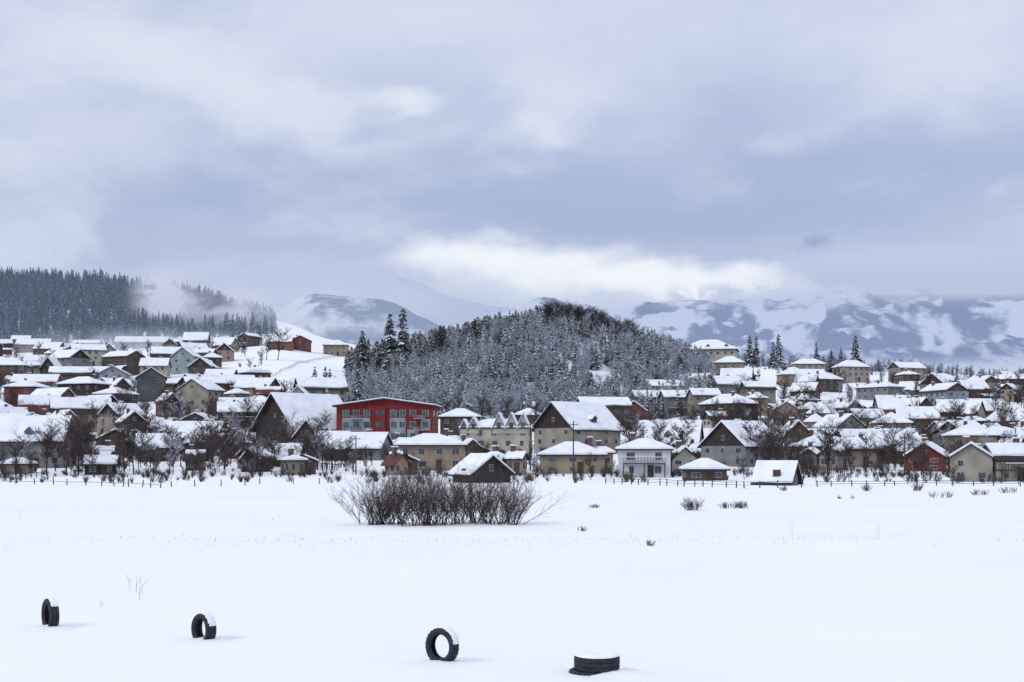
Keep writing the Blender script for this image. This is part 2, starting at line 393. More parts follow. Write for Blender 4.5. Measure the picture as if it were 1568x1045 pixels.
hs(1428,723,62,22,20,'y',-28,'rust',2,gable=W['rust'])
hs(1496,738,62,36,20,'y',-20,'stone',2,balcony=True)
hs(1552,738,66,34,20,'x',10,'cream',2,balcony=True)
hs(1030,694,92,16,32,'x',-14,'grey',1,dormers=1)
hs(1098,706,48,18,18,'y',15,'darkwood',1)
hs(1375,700,64,20,20,'x',0,'grey',1,wing=True)
hs(1540,692,84,22,14,'hip',0,'pink',2)
hs(925,662,76,38,14,'x',12,'wood',3)
hs(970,650,40,20,14,'y',0,'brick',2)
hs(993,640,44,30,10,'x',10,'beige',3,balcony=True)
hs(1037,639,44,30,10,'x',10,'grey',3,balcony=True)
hs(1080,637,42,30,10,'x',10,'beige',3)
hs(1090,572,84,36,16,'hip',-12,'cream',3,dep=18,dormers=3,oh=0.9)
hs(1120,580,44,24,10,'hip',-12,'tan',2)
hs(1122,606,54,16,12,'x',10,'grey',2)
hs(252,572,46,26,14,'x',8,'yellow',2); hs(282,573,38,26,14,'y',-10,'teal',2)
hs(428,536,36,12,8,'x',0,'orange',1,deck=REDDECK); hs(457,537,34,14,8,'y',10,'brick',2,deck=REDDECK)
hs(513,545,36,16,8,'hip',0,'tan',2)
hs(215,534,80,9,9,'x',5,'greyblue',1); hs(130,538,40,10,7,'x',0,'grey',1); hs(48,540,50,12,9,'x',8,'beige',1)
hs(1240,572,48,14,8,'hip',0,'tan',2)
hs(302,636,56,38,16,'y',-22,'stone',3)
hs(335,590,44,14,9,'x',0,'grey',1)
hs(160,588,44,16,9,'x',0,'grey',1)
hs(362,658,64,26,14,'x',12,'wood',2,balcony=True)
hs(640,700,60,12,14,'x',-10,'grey',1,chimney=False)

# -- apartment block, red
def apartment():
    x,y,z=find(591,678); s=y/F; w=148*s; sth=17.5*s; d=13; y+=d/2
    e=empty('apartment_building',(x,y,z),math.radians(-4)); b=MB(); hh=sth*3.15; X=w/2;Y=d/2
    b.box(0,0,hh/2-1.5,w,d,hh+3,0)
    for u0,u1 in((-0.44,-0.15),(0.06,0.22)):
        b.box((u0+u1)/2*w,-Y-0.06,sth*1.06,(u1-u0)*w,0.12,sth*2.12,1)
    b.box(0.30*w,-Y-0.06,sth*0.55,0.12*w,0.12,sth*1.1,1)
    b.box(0.43*w,-Y-0.06,sth*1.5,0.10*w,0.12,sth*1.0,1)
    b.box(-0.04*w,-Y-0.3,hh/2,0.11*w,0.6,hh,0)
    b.obj('walls',[W['red'],W['greyblue']],e)
    fr=MB();gl=MB();bl=MB()
    for st in range(3):
        zc=sth*(st+0.52)
        for u in(-0.40,-0.29,-0.18,0.10,0.19,0.30,0.43):
            fr.box(u*w,-Y-0.14,zc,1.7,0.1,1.7); gl.box(u*w-0.38,-Y-0.18,zc,0.66,0.1,1.5); gl.box(u*w+0.38,-Y-0.18,zc,0.66,0.1,1.5)
        for k in(-1,1): gl.box(-0.04*w+k*0.6,-Y-0.63,zc,0.9,0.08,1.5)
        for v in(-0.25,0.25):
            for sx in(-1,1):
                fr.box(sx*(X+0.02),v*d,zc,0.1,1.5,1.6); gl.box(sx*(X+0.05),v*d,zc,0.1,1.2,1.3)
        for u in(-0.29,0.37):
            bl.box(u*w,-Y-0.75,sth*st+0.1,0.12*w,1.3,0.15,0)
            bl.box(u*w,-Y-1.38,sth*st+0.65,0.12*w,0.06,0.7,1)
    fr.obj('window_frames',FRAME,e);gl.obj('window_panes',mat('green_tinted_glass',lin(60,98,96),lin(44,60,66),0.5,0.15,spec=0.6),e)
    bl.obj('balconies',[FRAME,mat('balcony_rail',lin(110,118,124),lin(92,80,82),1,0.6)],e)
    r=MB();sn=MB()
    for mb,t,z0,o,mi in((r,0.35,0,1.0,0),(sn,0.3,0.355,0.92,0)):
        z1=hh+z0; p=[(-X-o,z1-0.2),(0,z1+7*s*1.4),(X+o,z1-0.2)]
        for k in range(2):
            (a,za),(c,zc)=p[k],p[k+1]; f=-Y-o;g_=Y+o
            mb.poly([(a,f,za+t),(c,f,zc+t),(c,g_,zc+t),(a,g_,za+t)]); mb.poly([(a,f,za),(c,f,zc),(c,f,zc+t),(a,f,za+t)]); mb.poly([(a,g_,za),(c,g_,zc),(c,f,zc),(a,f,za)])
        mb.poly([(-X-o,-Y-o,z1-0.2),(-X-o,-Y-o,z1-0.2+t),(-X-o,Y+o,z1-0.2+t),(-X-o,Y+o,z1-0.2)]); mb.poly([(X+o,-Y-o,z1-0.2),(X+o,Y+o,z1-0.2),(X+o,Y+o,z1-0.2+t),(X+o,-Y-o,z1-0.2+t)])
    g3=MB(); g3.poly([(-X,-Y,hh),(X,-Y,hh),(0,-Y,hh+7*s*1.4-0.05)]); g3.obj('gable',W['red'],e)
    r.obj('roof',DECK,e); sn.obj('roof_snow',SNOW,e)
    c=MB(); c.box(X*0.93,Y*0.2,hh+0.6,1.6,2.5,3.2,0); c.obj('stair_tower',[W['darkgrey']],e)
    placed.append((x,y,w*0.5))
apartment()
def zigzag():
    x,y,z=find(760,704); s=y/F; w=106*s; wh=48*s; d=11; y+=d/2
    e=build_house((x,y,z),w,d,wh,12*s,math.radians(-5),'hip',W['cream'],3,chimney=False,oh=0.3,skip=0.0)
    Y=d/2
    for i,(u,wd,hh) in enumerate(((-0.30,0.16,15),(0.07,0.19,22),(0.25,0.18,22),(0.42,0.17,22),(-0.44,0.1,12))):
        g=MB(); u*=w; wd*=w*0.5; h=hh*s; f=-Y-0.15
        g.poly([(u-wd,f,wh-1.2),(u+wd,f,wh-1.2),(u+wd,f,wh),(u,f,wh+h),(u-wd,f,wh)],0)
        g.poly([(u-wd,f,wh-1.2),(u-wd,f,wh),(u-wd,f+0.3,wh),(u-wd,f+0.3,wh-1.2)],0); g.poly([(u+wd,f,wh),(u+wd,f,wh-1.2),(u+wd,f+0.3,wh-1.2),(u+wd,f+0.3,wh)],0)
        for sg in(-1,1):
            a=(u+sg*(wd+0.25),wh-0.35); b=(u,wh+h+0.1)
            for t,y0,mi in((0.0,f-0.3,2),(0.32,f-0.25,1)):
                g.poly([(a[0],y0,a[1]+t),(b[0],y0,b[1]+t),(b[0],0,b[1]+t),(a[0],0,a[1]+t)],mi)
            g.poly([(a[0],f-0.26,a[1]),(b[0],f-0.26,b[1]),(b[0],f-0.26,b[1]+0.32),(a[0],f-0.26,a[1]+0.32)],1)
        g.box(u,f-0.03,wh+h*0.2,0.9,0.08,1.1,3)
        g.obj('pointed_gable_%d'%(i+1),[W['cream'],SNOW,DECK,GLASS],e)
zigzag()
cols=['tan','cream','grey','stone','beige','wood','darkwood','grey','beige','brick','pink','greyblue','darkgrey','wood','grey','darkwood','wood','tan']
def fill(n,pxa,pxb,ra,rb,cond=lambda p,r:True,size=(7,17),gap=1.0,one=0.5):
    c=0;tr=0
    while c<n and tr<n*30:
        tr+=1; px=random.uniform(pxa,pxb); row=random.uniform(ra,rb)
        if not cond(px,row): continue
        x,y,z=find(px,row); w=random.uniform(*size); rr=w*0.52*gap
        if any((x-a)**2+((y-b)*0.75)**2<(rr+q)**2 for a,b,q in placed): continue
        st=1 if random.random()<one else 2
        if w>14 and random.random()<.4: st=3
        wh=2.4*st+random.uniform(-0.3,0.6); rh=min(w,11)*random.uniform(0.2,0.40)
        kind=random.choice(('gable','gable','gable','hip')); rot=random.choice((0,0,90,0,90))+random.uniform(-38,38)
        build_house((x,y,z),w,min(w*random.uniform(0.55,0.9),10),wh,rh if kind=='gable' else rh*0.8,math.radians(rot),kind,W[random.choice(cols)],st,gable=random.choice((None,None,WD,DW)),deck=random.choice((DECK,DECK,DECK,DECK,REDDECK)),balcony=random.random()<0.15,wing=random.random()<0.5)
        c+=1
okL=lambda p,r: not(395<p<540 and 540<r<612) and not (p>505 and r<612) and not (380<p and r>640)
fill(9,-60,400,530,545,okL,size=(10,15))
fill(68,-60,500,545,700,okL)
okR=lambda p,r: not(p<1110 and r<600) and not (p<1200 and r>650)
fill(58,1000,1640,582,715,okR)
fill(8,800,1150,636,655,size=(6,9),one=1)
fill(30,-40,1640,690,730,size=(3.0,5.5),one=1,gap=0.8)

# ------------------------------------------------------------------ trees
def bare_mesh(name,Ht,seed,mats,spread=0.55,levels=4,twr=0.022,narrow=False,dens=1.0):
    R=random.Random(seed); mb=MB()
    def grow(p,d,L,r,lv):
        nseg=4 if lv==0 else (3 if lv==1 else 2); q=p; dd=d.copy()
        for i in range(nseg):
            dd=(dd+Vector((R.gauss(0,.13),R.gauss(0,.13),R.gauss(0.03,.06)))*(0.6 if lv==0 else 1.2)).normalized()
            n=q+dd*(L/nseg); r1=max(twr*0.6,r*(1-0.6*(i+1)/nseg)); r0=max(twr*0.7,r*(1-0.6*i/nseg))
            mb.tube(q,n,r0,r1,5 if lv==0 else 3,0 if lv<2 else 1)
            if lv<levels-1:
                k={0:3.2,1:2.8,2:2.6,3:2}[lv]*dens
                k=int(k)+(1 if R.random()<k%1 else 0)
                if lv==0 and i==0: k=1 if R.random()<.5 else 0
                for _ in range(k):
                    a=R.uniform(0,2*math.pi); o=Vector((math.cos(a),math.sin(a),0))
                    sp=(0.25 if narrow else spread)*R.uniform(0.7,1.5)
                    nd=(dd*(1.0)+o*sp*1.6+Vector((0,0,0.15))).normalized()
                    f=R.uniform(0.2,1)
                    grow(q.lerp(n,f),nd,L*R.uniform(0.38,0.62)*(0.9 if lv else 0.75),max(twr,r1*0.5),lv+1)
            q=n
    grow(Vector((0,0,-0.3)),Vector((0,0,1)),Ht*0.85,Ht*0.018,0)
    return mb.mesh(name,mats)
def shrub_mesh(name,w,h,seed,mats,stems=60,tw=0.012,fan=0.95,cx=0.3,per=9):
    R=random.Random(seed); mb=MB()
    cores=[(R.uniform(-w*cx,w*cx),R.uniform(-w*.15,w*.15)) for _ in range(max(1,int(stems/per)))]
    for i in range(stems):
        c=R.choice(cores); a=R.uniform(0,2*math.pi); p=Vector((c[0]+R.gauss(0,.12),c[1]+R.gauss(0,.12),-0.05))
        out=Vector((math.cos(a),math.sin(a)*0.7,0))*R.uniform(0.1,fan)+Vector((c[0]/w*0.8,0,0))
        d=(out+Vector((0,0,1.0))).normalized(); L=h*R.uniform(0.5,1.08)/max(0.6,d.z)**0.5; q=p; n=5; r=tw*R.uniform(1.0,2.2)
        for k in range(n):
            d=(d+Vector((R.gauss(0,.13),R.gauss(0,.13),R.gauss(0.0,.07)))).normalized(); e=q+d*L/n
            mb.tube(q,e,r*(1-k/n*0.7),r*(1-(k+1)/n*0.7),3,0)
            if k>0:
                for _ in range(3):
                    dd=(d+Vector((R.gauss(0,.5),R.gauss(0,.5),R.gauss(0.1,.3)))).normalized(); L2=L*R.uniform(.15,.38); s=q.lerp(e,R.random()); m=s+dd*L2*0.5; e2=m+(dd+Vector((R.gauss(0,.3),R.gauss(0,.3),0.15))).normalized()*L2*0.5
                    mb.tube(s,m,tw*0.7,tw*0.5,3,1); mb.tube(m,e2,tw*0.5,tw*0.3,3,1)
                    for _ in range(2):
                        d3=(dd+Vector((R.gauss(0,.6),R.gauss(0,.6),R.gauss(0.1,.4)))).normalized(); s=m.lerp(e2,R.random()); mb.tube(s,s+d3*L2*0.5,tw*0.4,tw*0.25,3,1)
            q=e
    return mb.mesh(name,mats)
def spruce_mesh(name,Ht,R0,seed,need,snow,bark,snowf=0.45,low=0.1,rnd=0.25,power=0.85,fs=0.0):
    R=random.Random(seed); mb=MB(); mb.tube((0,0,-0.5),(0,0,Ht*0.97),Ht*0.014,0.03,5,2)
    n=int(Ht*1.6)
    for i in range(n):
        f=low+(1-low)*(i+R.uniform(-.3,.3))/n; f=min(f,0.985); z=f*Ht; rad=R0*((1-f)/(1-low))**power*R.uniform(1-rnd,1+rnd)+0.12
        nb=max(4,int(4+rad*2.4)); a0=R.uniform(0,6.28)
        for b in range(nb):
            a=a0+2*math.pi*b/nb+R.uniform(-.3,.3); L=rad*R.uniform(0.65,1.15); c,s=math.cos(a),math.sin(a)
            wd=0.16+L*0.22; dz=R.uniform(-.25,.25); droop=0.28*L
            def P(r,t,h): return (c*r-s*t, s*r+c*t, z+dz+h)
            m=0.5*L
            pts=[P(0,0,0.15),P(m,wd,-droop*0.3-0.12),P(L,0,-droop),P(m,-wd,-droop*0.3-0.12),P(m,0,0.0)]
            k=len(mb.v); mb.v+=pts
            sn=1 if R.random()<snowf else 0
            for t in((0,4,1),(4,2,1),(0,3,4),(4,3,2)):
                mb.f.append(tuple(k+q for q in t)); mb.m.append(sn if R.random()<.8 else 1-sn)
            for _ in range(2):
                r=R.uniform(0.4,1)*L; t=R.uniform(-wd,wd)*0.8; hh=-droop*(r/L)**2
                mb.poly([P(r-0.22,t,hh),P(r+0.22,t,hh),P(r+R.uniform(-.1,.1),t+R.uniform(-.2,.2),hh-R.uniform(.3,.6))],1 if R.random()<fs else 0)
    return mb.mesh(name,[need,snow,bark])
def srccol(name,meshes):
    c=bpy.data.collections.new(name)
    for i,m in enumerate(meshes):
        o=bpy.data.objects.new(m.name,m); c.objects.link(o)
    return c
def scatter(name,pts,col):
    random.shuffle(pts)
    me=bpy.data.meshes.new(name); me.from_pydata([p[:3] for p in pts],[],[])
    at=me.attributes.new('scl','FLOAT','POINT'); at.data.foreach_set('value',[p[3] for p in pts])
    o=bpy.data.objects.new(name,me); scene.collection.objects.link(o)
    ng=bpy.data.node_groups.new(name+'_nodes','GeometryNodeTree')
    ng.interface.new_socket('Geometry',in_out='INPUT',socket_type='NodeSocketGeometry'); ng.interface.new_socket('Geometry',in_out='OUTPUT',socket_type='NodeSocketGeometry')
    N=ng.nodes;L=ng.links; gi=N.new('NodeGroupInput');go=N.new('NodeGroupOutput')
    ip=N.new('GeometryNodeInstanceOnPoints'); ci=N.new('GeometryNodeCollectionInfo'); ci.inputs['Collection'].default_value=col
    ci.inputs['Separate Children'].default_value=True; ci.inputs['Reset Children'].default_value=True
    L.new(gi.outputs[0],ip.inputs['Points']); L.new(ci.outputs[0],ip.inputs['Instance']); ip.inputs['Pick Instance'].default_value=True
    rv=N.new('FunctionNodeRandomValue'); rv.data_type='FLOAT_VECTOR'; rv.inputs[0].default_value=(-0.04,-0.04,0); rv.inputs[1].default_value=(0.04,0.04,6.283)
    er=N.new('FunctionNodeEulerToRotation'); L.new(rv.outputs[0],er.inputs[0]); L.new(er.outputs[0],ip.inputs['Rotation'])
    na=N.new('GeometryNodeInputNamedAttribute'); na.data_type='FLOAT'; na.inputs['Name'].default_value='scl'
    L.new(na.outputs[0],ip.inputs['Scale']); L.new(ip.outputs[0],go.inputs[0])
    md=o.modifiers.new('scatter','NODES'); md.node_group=ng
    return o
sp_snow=[spruce_mesh('snowy_spruce',9.5+i*0.8,1.9+0.15*i,20+i,NEED,NSNOW,BARK,0.62,fs=0.36) for i in range(4)]
sp_green=[spruce_mesh('dark_pine',10+i*0.7,2.3,40+i,NEEDG,NSNOW,BARK,0.22,low=0.25,power=0.6) for i in range(3)]
fr_tree=[bare_mesh('frosted_tree',9,60+i,[TWIGF,TWIGF] if i==0 else [BARK,TWIGF],0.6,4,0.045) for i in range(3)]
dk_tree=[bare_mesh('bare_crest_tree',10,70+i,[BARK,TWIG],0.6,4,0.035,dens=1.0) for i in range(3)]
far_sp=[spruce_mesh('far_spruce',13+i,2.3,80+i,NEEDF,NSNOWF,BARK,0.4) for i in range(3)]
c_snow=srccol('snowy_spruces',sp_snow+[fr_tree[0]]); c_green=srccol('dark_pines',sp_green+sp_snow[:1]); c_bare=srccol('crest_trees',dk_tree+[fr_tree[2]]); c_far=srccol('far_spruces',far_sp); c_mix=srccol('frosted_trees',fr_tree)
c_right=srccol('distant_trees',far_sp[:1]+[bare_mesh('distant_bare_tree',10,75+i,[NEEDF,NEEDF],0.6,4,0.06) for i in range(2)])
A=[];B=[];C=[];D2=[]
tr=0
while tr<11000:
    tr+=1
    y=random.uniform(488,700); px=random.uniform(500,1112); x=(px-784)/F*y
    h=hillf(px,y); 
    if h<=0.0 : 
        if y>500 or px>1000: continue
    if y>680: continue
    row=rowof(px,y)
    if 902<px<940 and 568<row<608: continue
    if noise.noise(Vector((x/14,y/14,9)))<-0.42: continue
    if random.random()>0.32: continue
    z=H(x,y); crest=itp(HPX,HR,px); up=(row-crest)
    s=random.uniform(0.55,1.05)
    g_=0.06+0.55*sm(38,0,up)*sm(900,700,px)+0.2*sm(20,0,up)+0.4*sm(680,540,px)*sm(620,560,row)
    q=random.random()
    if 835<px<975 and up<10 and q<0.5: D2.append((x,y,z,random.uniform(.9,1.2)))
    elif random.random()<g_: B.append((x,y,z,s*0.95))
    elif q<0.2+0.5*sm(0.0,0.4,noise.noise(Vector((x/25,y/25,2)))): C.append((x,y,z,s*0.95))
    else: A.append((x,y,z,s))
scatter('hill_spruce_forest',A,c_snow); scatter('hill_pine_forest',B,c_green); scatter('hill_frosted_trees',C,c_mix); scatter('crest_bare_trees',D2,c_bare)
P=[]
while len(P)<3300:
    y=random.uniform(940,1330); px=random.uniform(-120,450); x=(px-784)/F*y
    if px>425*(1-0.1*random.random()): continue
    if rowof(px,y)>532-16*sm(150,350,px)+random.uniform(-5,5): continue
    P.append((x,y,H(x,y),random.uniform(0.6,1.15)))
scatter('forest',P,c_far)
P=[]
while len(P)<420:
    y=random.uniform(820,1150); px=random.uniform(1105,1620); x=(px-784)/F*y
    if noise.noise(Vector((x/45,y/60,7)))<-0.05: continue
    P.append((x,y,H(x,y)-0.3,random.uniform(0.4,0.95)*(1-0.4*sm(1380,1550,px))))
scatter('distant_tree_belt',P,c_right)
spm=[spruce_mesh('spruce_tree',12,2.4,100+i,NEED,NSNOW,BARK,0.12) for i in range(3)]
spt=[spruce_mesh('spruce_tree',16,2.9,110+i,NEED,NSNOW,BARK,0.05,power=0.65) for i in range(2)]
def tree(name,me,px,row,hpx,natural,hgt=None,d=None):
    if d: x=(px-784)/F*d; y=d; z=H(x,y)
    else: x,y,z=find(px,row)
    o=bpy.data.objects.new(name,me); scene.collection.objects.link(o); o.location=(x,y,z); s=hpx*y/F/natural
    o.scale=(s,s,s); o.rotation_euler=(0,0,random.uniform(0,6.28)); return o
for px,top,d in((597,477,600),(617,469,600),(555,503,590)):
    h=rowof(px,d)-top; tree('spruce_tree',random.choice(spt),px,0,h*0.99,16,d=d)
for px,top,row in((1192,510,562),(1184,522,562),(1310,512,568),(1250,523,556),(1273,534,572),(1288,532,572),(1148,512,552),(1158,514,552),(1528,574,628),(1320,634,684),(365,508,536),(374,506,536),(356,512,536),(335,514,534),(40,552,584),(48,556,584),(1465,562,600),(498,560,612),(482,562,608),(505,566,616),(1400,640,690),(548,560,640)):
    if row<572: row=max(row,rowof(px,880)+0.5)
    tree('spruce_tree',random.choice(spm),px,row,row-top,12)
bt=[bare_mesh('bare_tree',8,200+i,[BARK,TWIG if i%2 else TWIGR],0.6,4,0.03,dens=1.15) for i in range(6)]
btf=[bare_mesh('frosted_tree',8,220+i,[BARK,TWIGF],0.6,4,0.028) for i in range(2)]
pop=[bare_mesh('poplar_tree',14,230+i,[BARK,TWIG],0.3,4,0.035,narrow=True,dens=1.15) for i in range(2)]
for px,row,h in((100,728,85),(120,726,74),(190,722,75),(205,728,66),(160,716,50),(85,722,60),(380,724,55),(398,728,70),(470,726,50),(265,716,60),(300,712,50),(322,720,55),(440,700,45),(640,735,28),(560,726,40),(590,724,36),(905,735,38),(1140,735,35),(1225,700,45),(1415,736,40),(1250,738,26),(1350,720,34),(1560,742,30),(345,728,36),(240,730,40),(500,726,40),(780,726,30),(820,734,26),(930,716,30),(1210,728,34),(1300,740,24),(1390,742,26),(1460,742,30),(110,700,60),(225,716,56),(420,716,50),(530,716,44),(1010,700,40),(1170,700,36),(1230,736,36),(1345,738,30),(685,650,40),(820,660,44)):
    tree('bare_tree',random.choice(bt),px,row,h,8)
for px,row,h in((425,552,46),(408,552,40),(1422,625,56),(1432,628,50),(1400,620,44),(1448,626,42),(1300,640,46),(1368,612,40),(1200,640,44),(680,560,66),(670,562,58),(1352,600,36)):
    if px in(680,670): tree('bare_tree',random.choice(bt),px,0,h*0.8,8,d=600)
    else: tree('poplar_tree' if px>1100 else 'bare_tree',random.choice(pop if px>1100 else bt),px,row,h,14 if px>1100 else 8)
n=0
while n<680:
    px=random.uniform(-40,1610); row=random.uniform(545,728)
    if n>540: px=random.choice((random.uniform(-20,540),random.uniform(-20,540),random.uniform(1190,1600))); row=random.uniform(690,733)
    if 520<px<1000 and row<640: continue
    if 1000<=px<1120 and row<585: continue
    if 420<px<530 and 545<row<600: continue
    if px>900 and row<578: continue
    x,y,z=find(px,row)
    if any((x-a)**2+(y-b)**2<(q*0.8)**2 for a,b,q in placed): continue
    me=random.choice(bt+bt+btf) if n<=540 else random.choice(bt); hh=random.uniform(4,9.5) if n<=540 else random.uniform(2.5,6)
    if 510<px<940 and row>660: hh=random.uniform(2.5,4.5)
    tree('bare_tree',me,px,row,hh*F/y,8); n+=1
sh=[shrub_mesh('scrub_clump',3,1.6,300+i,[TWIG,TWIGR if i%2 else TWIG],24,0.018) for i in range(4)]
c_sh=srccol('scrub_clumps',sh); S=[]
while len(S)<1000:
    if random.random()<0.28:
        px=random.choice((random.uniform(1200,1600),random.uniform(-50,520),random.uniform(560,1150))); row=random.uniform(724,740)
    else: px=random.uniform(-50,1620); row=random.uniform(556,735)
    if 520<px<1000 and row<625: continue
    if 430<px<530 and 545<row<600: continue
    x,y,z=find(px,row); S.append((x,y,z,random.uniform(0.4,1.2)*(0.75 if row>722 else 1)))
scatter('garden_scrub',S,c_sh)

# ------------------------------------------------------------------ field shrubs
DT=mat('willow_bark',lin(78,67,66),lin(50,45,48),2,0.9); DTT=mat('willow_twigs',lin(98,84,81),lin(68,59,60),2,0.9)
for px,w,h,st,sd in((568,3.0,2.5,70,1),(598,3.0,2.8,64,2),(636,3.2,2.9,66,3),(678,3.2,2.9,68,4),(718,3.2,2.9,66,5),(750,3.0,2.7,64,6),(772,2.4,2.3,44,7)):
    d=82+random.uniform(-1.5,1.6); x=(px-784)/F*d; o=bpy.data.objects.new('bare_shrub',shrub_mesh('bare_shrub',w,h,400+sd,[DT,DTT],st,0.011,0.8,0.36,5)); scene.collection.objects.link(o); o.location=(x,d,H(x,d))
for px,row,w,h,st in((1060,782,1.3,0.85,50),(1118,780,1.5,0.5,34),(1138,780,1.3,0.55,34),(912,778,1.2,0.3,22),(893,812,0.35,0.25,12),(988,836,0.5,0.28,12),(1295,764,2.2,0.35,20),(1440,762,3,0.6,30),(1500,758,3.5,0.6,34),(1550,756,3.5,0.6,30),(560,740,3,0.9,24),(660,742,4,1.0,34),(1210,752,3,0.6,24),(1330,752,4,0.8,34),(1395,752,3.5,0.9,34)):
    x,y,z=find(px,row); o=bpy.data.objects.new('dry_shrub',shrub_mesh('dry_shrub',w,h,int(px),[DT,DTT],st,0.010,0.9)); scene.collection.objects.link(o); o.location=(x,y,H(x,y))
gr=MB(); R=random.Random(5); c=0
while c<2300:
    y=R.uniform(55,215) if c<1600 else R.gauss(66,2.2); x=R.uniform(-0.5,0.5)*y
    if noise.noise(Vector((x/18,y/5,1)))+noise.noise(Vector((x/3,y/3,4)))*0.6<(0.3 if c<1600 else 0.0) and R.random()<0.96: continue
    z=H(x,y); h=R.uniform(0.03,0.12)*(1.0 if R.random()<.95 else 2.0); lx,ly=R.gauss(0,.04),R.gauss(0,.04); w=0.006+0.00005*y
    gr.poly([(x-w,y,z-0.03),(x+w,y,z-0.03),(x+lx,y+ly,z+h)]); c+=1
for px,row,h in((200,900,.45),(208,905,.5),(214,915,.35),(218,905,.5),(155,930,.2),(30,800,.9),(1213,830,1.0),(1345,828,.8),(860,785,.5)):
    x,y,z=find(px,row+0); gr.tube((x,y,z-.05),(x+R.uniform(-.12,.12),y,z+h),0.007,0.004,3); gr.tube((x,y,z+h*.4),(x+R.uniform(-.2,.2),y,z+h*.8),0.005,0.003,3)
gr.obj('dry_grass',mat('dry_stalks',lin(140,126,110),lin(100,88,80),2,0.9))

# ------------------------------------------------------------------ fences & poles
def fence(pts,step,hgt,rails=2,lean=0.05,jit=0.15):
    P0=find(*pts[0]); e=empty('wooden_fence',(P0[0],P0[1],P0[2])); mb=MB(); prev=None; o=Vector(P0)
    for (a,b) in zip(pts[:-1],pts[1:]):
        p=Vector(find(*a)); q=Vector(find(*b)); n=max(1,int((q-p).length/step))
        for i in range(n):
            r=p.lerp(q,i/n); r.z=H(r.x,r.y); r.x+=random.uniform(-jit,jit); r-=o
            t=r+Vector((random.uniform(-lean,lean),0,hgt*random.uniform(0.85,1.12)))
            mb.tube(r-Vector((0,0,.3)),t,0.08,0.07,5)
            if prev is not None:
                for k in range(rails):
                    f=0.45+0.4*k; mb.tube(prev[0].lerp(prev[1],f),r.lerp(t,f),0.035,0.035,4)
            prev=(r,t)
    mb.obj('posts_and_rails',POST,e)
fence([(-40,742),(80,743),(160,744),(260,748)],2.6,0.95,1,lean=.15,jit=.5)
fence([(262,746),(400,742),(540,740)],3.8,0.8,0,lean=.15,jit=.8)
fence([(930,741),(1020,744),(1140,748),(1250,747)],2.0,0.85,2,jit=.4)
fence([(1250,746),(1400,744),(1590,747)],2.5,0.75,2,lean=.12,jit=.5)
fence([(350,594),(400,585),(440,566),(470,556),(530,545)],3.5,1.3,2)
fence([(930,652),(1000,640),(1100,634)],2.5,1.4,2)
fence([(0,735),(70,733)],1.2,1.1,2); fence([(600,728),(705,731)],1.5,1.2,2)
fence([(420,716),(520,722)],0.5,1.3,2,jit=.03); fence([(1210,722),(1300,728)],0.5,1.2,2,jit=.03); fence([(60,690),(170,696)],0.6,1.3,2,jit=.03)
poles=[(878,734,105),(812,722,75),(1126,700,72),(1075,640,60),(545,728,60),(330,660,55),(1385,728,62),(1230,660,55),(60,700,60),(985,725,70)]
for px,row,h in poles:
    x,y,z=find(px,row); hh=min(h*y/F,9.5); e=empty('utility_pole',(x,y,z)); mb=MB(); mb.tube((0,0,-.5),(0,0,hh),0.13,0.09,8); mb.box(0,0,hh-0.6,1.6,0.1,0.12); 
    for u in(-.7,0,.7): mb.tube((u,0,hh-.54),(u,0,hh-.3),0.04,0.04,5)
    mb.obj('pole_and_crossarm',POST,e)

